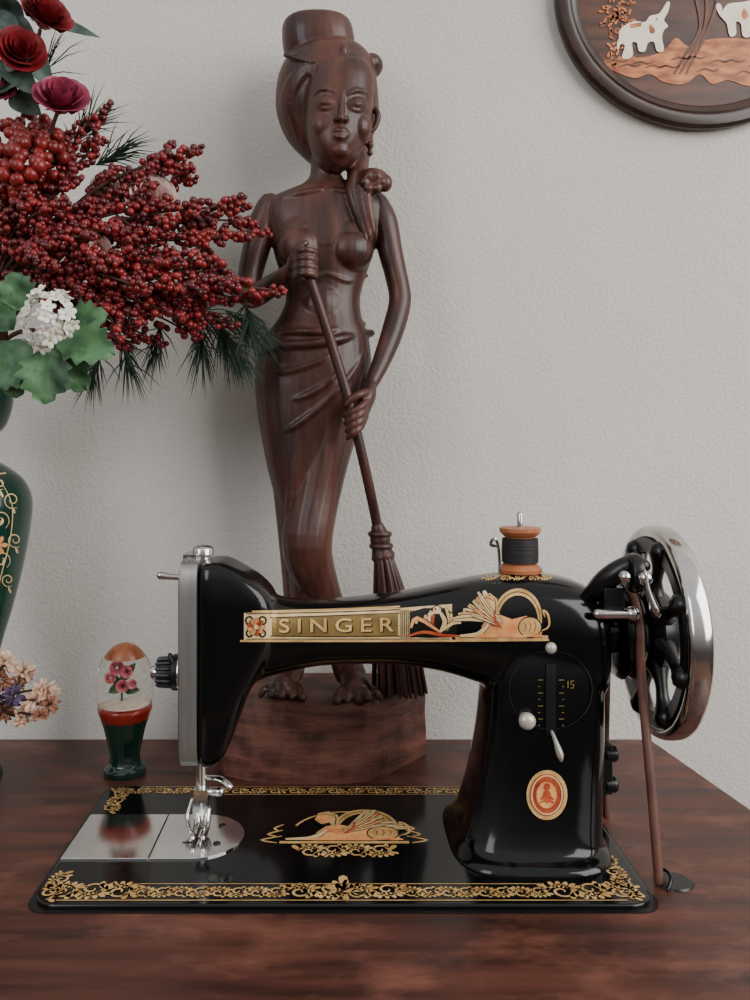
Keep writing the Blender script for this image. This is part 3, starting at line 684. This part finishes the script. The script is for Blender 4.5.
# berry sprays
G={'berry':Geo(),'berryd':Geo()}
gs=Geo()
ends=[(202,148,.0),(196,178,.02),(175,165,.03),(250,205,-.01),(252,236,.0),(255,222,.03),(285,292,-.03),(262,302,-.02),(238,326,-.01),(225,262,-.02),(200,338,.0),(205,290,-.04),(165,345,.01),(130,350,.0),(112,104,.02),(104,140,.0),(140,188,.0),(168,235,-.03),(182,262,-.04),(150,290,-.05),(118,262,-.05),(90,300,-.03),(80,176,-.02),(60,205,-.04),(128,230,-.04),(95,235,-.05),(40,250,-.04),(20,205,-.03),(215,222,.01),(232,275,.01),(185,318,-.03),(120,318,-.04),(60,268,-.05),(30,290,-.03),(8,160,-.02),(90,205,-.01),(60,150,.0),(145,325,-.03),(205,305,-.01),(170,205,-.01),(40,120,.02)]
random.seed(11)
src=(-10,300)
for (u,v,d) in ends:
    a=fpt(src[0]+random.uniform(-8,8),src[1]+random.uniform(-10,10),.01); b=fpt(u,v,d); 
    L=(b-a).length; mid=(a+b)/2+Vector((0,-.01,.014+ .05*L*random.uniform(-.3,1)))
    path=[Vector(q) for q in cr([a,mid,b],14)]
    gs.tube([path[0],path[len(path)//2],path[-1]],[.0017,.0013,.0008],6,6)
    n=len(path)
    seglen=min(.085,L*.58)
    tips=[(path[-1],path[-1]-path[-4],seglen)]
    for _ in range(2):
        i=random.randint(n//2,n-4); base=path[i]; dr=(path[i+2]-path[i-2]).normalized()+Vector((random.uniform(-.7,.7),random.uniform(-.4,.2),random.uniform(-.7,.7))); dr.normalize()
        ln=random.uniform(.018,.034); tips.append((base+dr*ln,dr,ln)); gs.tube([base,base+dr*ln],[.001,.0007],5,2)
    for tip,dr,ln in tips:
        dr=dr.normalized(); x=dr.cross(Vector((0,1,.2))).normalized(); y=dr.cross(x)
        m=int(ln/.0028)
        for i in range(m):
            s=i/m*ln
            if ln==seglen:
                j=len(path)-1; rem=s
                while j>0 and rem>(path[j]-path[j-1]).length: rem-=(path[j]-path[j-1]).length; j-=1
                c=path[j]
                if j>0: c=path[j]+(path[j-1]-path[j]).normalized()*rem
            else: c=tip-dr*s
            wd=.0020+.0040*min(1,s/.022)
            for q in range(2):
                t=random.uniform(0,2*pi); r=random.uniform(.0021,.0033)
                if i==0: r=.0021
                G['berry' if random.random()<.5 else 'berryd'].ball(c+(x*math.cos(t)+y*math.sin(t))*wd*random.uniform(.6,1.1)+dr*random.uniform(-.001,.001),r,8,6)
G['berry'].obj('berry_sprays','berry',fl,recalc=False); G['berryd'].obj('dark_berry_sprays','berryd',fl,recalc=False)
g=Geo()
for _ in range(110):
    a=random.uniform(0,2*pi); r=math.sqrt(random.random()); u=20+52*r*math.cos(a); v=160+50*r*math.sin(a)
    g.ball(fpt(u,v,-.030+.035*r*r+random.uniform(-.008,.008)),random.uniform(.0042,.0060),12,8)
g.obj('large_berries','berryb',fl)
gs.obj('twigs','stem',fl)
g=Geo()
def tuft(u,v,d,ang,ln,n,spread=.8):
    base=fpt(u,v,d)
    for _ in range(n):
        s=random.random()*.02; a=ang+random.gauss(0,spread*.45); 
        dr=Vector((math.cos(a),random.uniform(-.35,.35),-math.sin(a))).normalized()
        o=base+Vector((math.cos(ang),0,-math.sin(ang)))*s*1.2; l=ln*random.uniform(.6,1)
        m=o+dr*l*.5+Vector((0,0,.002)); e=o+dr*l+Vector((0,0,-.003))
        w=dr.cross(Vector((0,1,0))).normalized()*.0005; w2=Vector((0,.0005,0))
        g.add([o-w,o+w,m+w,m-w,e],[(0,1,2,3),(3,2,4)]); g.add([o-w2,o+w2,m+w2,m-w2,e],[(0,1,2,3),(3,2,4)])
for a in((215,315,.02,1.2,.050,60),(225,310,.02,.7,.045,40),(200,325,.02,1.5,.04,50),(245,305,.0,1.3,.040,50),(225,335,.02,1.1,.035,50),(160,325,.02,1.7,.035,40),(100,350,.01,1.8,.035,40),(95,165,.02,-.4,.045,40),(70,150,.02,-.9,.05,40),(120,335,.0,1.3,.04,40),(180,300,.03,.6,.05,40),(90,200,.02,-.2,.04,30),(30,80,.02,-.6,.05,10)): tuft(*a)
g.obj('pine_needles','pine',fl,smooth=False,recalc=False)
def leafgeo(g,base,tip,wid,nrm,lob=0,curl=.15,seg=22):
    ax=(tip-base); L=ax.length; ax.normalize(); nrm=Vector(nrm); nrm=(nrm-ax*nrm.dot(ax)).normalized(); sd=ax.cross(nrm)
    v=[];f=[];C=4
    for i in range(seg+1):
        t=i/seg; w=wid*math.sin(pi*min(1,t**.75))**.8 
        if lob: w*=(1+lob*(2*abs(((t*4.5)%1)-.5)-.5)*2)
        w=max(w,wid*.02)
        for j in range(-C,C+1):
            s=j/C; p=base+ax*(L*t)+sd*(s*w)+nrm*(abs(s)*w*.28-curl*L*t*t+ .05*wid*math.sin(9*t+j))
            if lob: p+=ax*(abs(s)*w*.35*1)
            v.append(p)
    n=2*C+1
    for i in range(seg):
        for j in range(n-1): f.append((i*n+j,i*n+j+1,(i+1)*n+j+1,(i+1)*n+j))
    g.add(v,f)
g=Geo()
for b,t,w,d in(((55,338),(112,350),.017,-.06),((50,345),(42,402),.018,-.062),((30,340),(-6,385),.020,-.058),((62,330),(104,312),.014,-.05),((24,312),(12,272),.014,-.050),((14,330),(-18,300),.016,-.05),((48,345),(84,388),.017,-.052),((18,345),(12,396),.017,-.05)):
    leafgeo(g,fpt(*b,d),fpt(*t,d-.008),w,(random.uniform(-.3,.3),-1,.35),.22)
g.obj('lobed_leaves','leaf',fl,recalc=False)
g=Geo()
for b,t,w,d in(((20,40),(52,86),.010,-.02),((15,45),(-10,5),.012,-.03),((30,18),(98,30),.006,0),((0,60),(38,92),.010,-.03),((5,70),(30,50),.012,-.035),((0,25),(36,38),.013,-.028),((-5,90),(22,72),.012,-.03),((20,30),(-10,-10),.012,-.02),((10,95),(40,112),.010,-.02)):
    leafgeo(g,fpt(*b,d),fpt(*t,d),w,(random.uniform(-.4,.4),-1,.3),0)
g.obj('upper_leaves','leafd',fl,recalc=False)
def petal(g,c,R3,r,open_,az,hh):
    v=[];f=[];N=6
    for i in range(N+1):
        t=i/N
        for j in range(-N,N+1):
            s=j/N; ph=az+s*1.0*(1-.15*t); rad=r*(.25+open_*t**1.3)*(1-.08*s*s); z=r*hh*t - r*.25*t*t*s*s - r*.2
            rr=rad+ r*.10*max(0,t-.8)*5*open_
            v.append(c+R3@Vector((rr*math.cos(ph),rr*math.sin(ph),z)))
    n=2*N+1
    for i in range(N):
        for j in range(n-1): f.append((i*n+j,i*n+j+1,(i+1)*n+j+1,(i+1)*n+j))
    g.add(v,f)
def rose(g,c,r,dirv):
    R3=Vector(dirv).to_track_quat('Z','Y').to_matrix()
    for L,(op,n,hh) in enumerate(((.08,3,1.15),(.25,4,1.15),(.42,5,1.05),(.6,5,.95),(.8,6,.75))):
        for k in range(n): petal(g,c,R3,r,op,2*pi*k/n+L*.7,hh)
g=Geo()
rose(g,fpt(44,22,-.03),.018,(.5,-.6,.5)); rose(g,fpt(20,56,-.035),.017,(.4,-.8,.2)); rose(g,fpt(-8,-5,-.02),.022,(0,-.8,.6))
g.obj('red_roses','rose',fl,recalc=False)
g=Geo(); rose(g,fpt(62,106,-.03),.019,(.2,-.7,.5)); rose(g,fpt(2,90,-.02),.015,(0,-.9,.3)); g.obj('magenta_roses','mag',fl,recalc=False)
g=Geo(); rose(g,fpt(150,203,.01),.019,(.3,-.9,.3)); rose(g,fpt(98,250,-.03),.010,(.1,-1,-.1)); rose(g,fpt(108,190,.02),.012,(.1,-1,.1)); g.obj('blush_roses','pinkw',fl,recalc=False)
g=Geo(); gy=Geo()
hc=fpt(51,320,-.074)
for i in range(44):
    a=random.uniform(0,2*pi); b=math.acos(random.uniform(.0,1)); dr=Vector((math.sin(b)*math.cos(a),-math.cos(b),math.sin(b)*math.sin(a)))
    rr=random.uniform(.8,1.15)
    c=hc+Vector((dr.x*.017*rr,dr.y*.014*rr,dr.z*.020*rr)); dr=(dr+Vector((random.gauss(0,.3),random.gauss(0,.3),random.gauss(0,.3)))).normalized(); q=dr.to_track_quat('Z','Y').to_matrix()
    for k in range(5):
        t=2*pi*k/5+a; m=q@Matrix.Rotation(t,3,'Z')@Matrix.Rotation(-.35,3,'Y'); g.ball(c+m@Vector((.0030,0,.0)),(.0031,.0022,.0006),8,6,m)
    gy.ball(c+dr*.0008,.0008,6,4)
g.obj('white_blossoms','white',fl); gy.obj('blossom_centres','gold',fl)
g=Geo()
for u,v,d in((30,170,-.02),(40,30,-.03),(60,105,-.03),(45,330,-.06),(100,220,0),(0,0,-.02)):
    g.tube([W(-25,384,.70),W(-22,370,.69),fpt((u-20)/2,(v+340)/2,.01),fpt(u,v,d+.01)],[.0025,.002,.002,.0015],6)
for u in(-40,-25,-10,0): g.tube([W(-25,383,.70),W(u,365,.69),W(u,330,.67)],[.004,.006,.006],8)
g.obj('stems','stem',fl)

# dried flowers in small pot
df=empty('dried_flower_posy',W(-32,790,.645)); df.location.z=TZ
pc2=W(-34,790,.645); G={k:Geo() for k in('cream','dbrown','purple')}; gs=Geo()
for (u,v,r,m) in((8,662,11,'cream'),(25,672,11,'cream'),(2,680,11,'dbrown'),(45,688,11,'cream'),(34,700,12,'cream'),(50,704,10,'dbrown'),(14,695,11,'purple'),(-4,694,10,'purple'),(22,717,10,'cream'),(4,712,11,'dbrown'),(40,716,8,'dbrown'),(52,692,8,'cream'),(-12,670,12,'cream'),(-15,705,11,'cream'),(18,684,9,'dbrown'),(-25,685,12,'cream')):
    c=W(u,v,.645+random.uniform(-.012,.012)); rr=r*.645/F
    for i in range(26):
        dr=Vector((random.gauss(0,1),random.gauss(0,1),random.gauss(0,1))).normalized()
        q=dr.to_track_quat('Z','Y').to_matrix(); G[m].ball(c+dr*rr*.7,(rr*.28,rr*.12,rr*.42),6,5,q@Matrix.Rotation(random.uniform(0,3),3,'Z'))
    gs.tube([Vector((pc2.x,pc2.y,TZ+.05)),Vector((pc2.x+(c.x-pc2.x)*.4,pc2.y,(c.z+TZ+.05)/2+.01)),c],.001,5,4)
for k in G: G[k].obj('blossoms_'+k,k,df)
gs.obj('thin_stems','stem',df)
g=Geo(); g.lathe([(.014,0),(.016,.002),(.019,.03),(.021,.05),(.019,.051),(.016,.045)],(pc2.x,pc2.y,TZ)); g.obj('small_pot','vase',df)

# ---------------------------------------------------------------- snow globe
Yg=.708; kg=Yg/F; gc=W(125,0,Yg)
sg=empty('egg_snow_globe',(gc.x,Yg,TZ))
def L(rows): return [(r*kg,CZ-(v-CY)*kg) for v,r in cr(rows,4)]
c0=(gc.x,Yg,0)
vb_=450+229.08/Yg
g=Geo(); g.lathe(L([(vb_-.3,20),(vb_-6,21),(vb_-12,16),(752,15),(738,18),(725,21),(716,24),(714,22)]),c0,n=14); g.obj('goblet_base','cup',sg,auto=20)
g=Geo(); g.lathe(L([(724,17),(720,22),(712,25.5),(706,26.5),(704,20)]),c0); g.obj('red_collar','redliq',sg)
g=Geo(); g.lathe(L([(706,26),(698,27.3),(686,28.2),(675,27.5),(664,24.5),(654,19),(646,11),(642.5,2)]),c0,cap=True); g.obj('egg_dome','glass',sg)
g=Geo(); g.lathe(L([(705,22),(702,20),(700,10),(699,1)]),c0); g.obj('snow_mound','snow',sg)
g=Geo(); g.lathe(L([(657,19.2),(649,14),(645,9),(643.0,2)]),c0); g.obj('amber_cap','amber',sg)
g=Geo()
for u,v,r in((118,668,5),(127,672,4.5),(112,678,4),(123,686,4.5),(132,684,3.5)): rose(g,W(u,v,Yg-.006),r*kg*1.2,(0,-1,.3))
g.obj('tiny_blossoms','pink',sg,recalc=False)
g=Geo()
for u,v,u2,v2 in((122,680,134,664),(122,685,110,692),(124,688,138,690),(122,690,116,676)): leafgeo(g,W(u,v,Yg-.003),W(u2,v2,Yg-.005),.004,(0,-1,.2))
g.tube([W(122,702,Yg),W(122,685,Yg-.003),W(120,668,Yg-.004)],.0008,5)
g.obj('tiny_leaves','leaf',sg,recalc=False)

# ---------------------------------------------------------------- light
w=bpy.data.worlds.new('world'); bpy.context.scene.world=w; w.use_nodes=True; nt=w.node_tree
bg=nt.nodes['Background']; tc=nt.nodes.new('ShaderNodeTexCoord'); sep=nt.nodes.new('ShaderNodeSeparateXYZ'); nt.links.new(tc.outputs['Generated'],sep.inputs[0])
r=nt.nodes.new('ShaderNodeValToRGB'); mr=nt.nodes.new('ShaderNodeMapRange'); mr.inputs['From Min'].default_value=-1
nt.links.new(sep.outputs['Z'],mr.inputs['Value']); nt.links.new(mr.outputs[0],r.inputs['Fac'])
e=r.color_ramp.elements; e[0].position=.42; e[0].color=(.08,.068,.062,1); e[1].position=.74; e[1].color=(.68,.675,.67,1)
nt.links.new(r.outputs['Color'],bg.inputs['Color']); bg.inputs['Strength'].default_value=1.15
def area(name,loc,tgt,sx_,sy_,pw,col):
    l=bpy.data.lights.new(name,'AREA'); l.shape='RECTANGLE'; l.size=sx_; l.size_y=sy_; l.energy=pw; l.color=col
    o=bpy.data.objects.new(name,l); o.location=loc; o.rotation_euler=(Vector(tgt)-Vector(loc)).to_track_quat('-Z','Y').to_euler(); bpy.context.collection.objects.link(o)
area('window_light_right',(1.75,-.6,1.85),(.0,.7,1.1),1.8,1.8,66,(1,.98,.955))
area('window_light_left',(-1.2,-1.0,1.8),(0,.7,.95),.7,1.3,14,(.92,.96,1))

cam=bpy.data.cameras.new('camera'); co=bpy.data.objects.new('camera',cam); bpy.context.collection.objects.link(co)
co.location=(0,0,CZ); co.rotation_euler=(pi/2,0,0)
cam.sensor_fit='VERTICAL'; cam.sensor_height=36; cam.sensor_width=27; cam.lens=F/1000*36; cam.shift_x=.035; cam.shift_y=-.05; cam.clip_start=.01
bpy.context.scene.camera=co
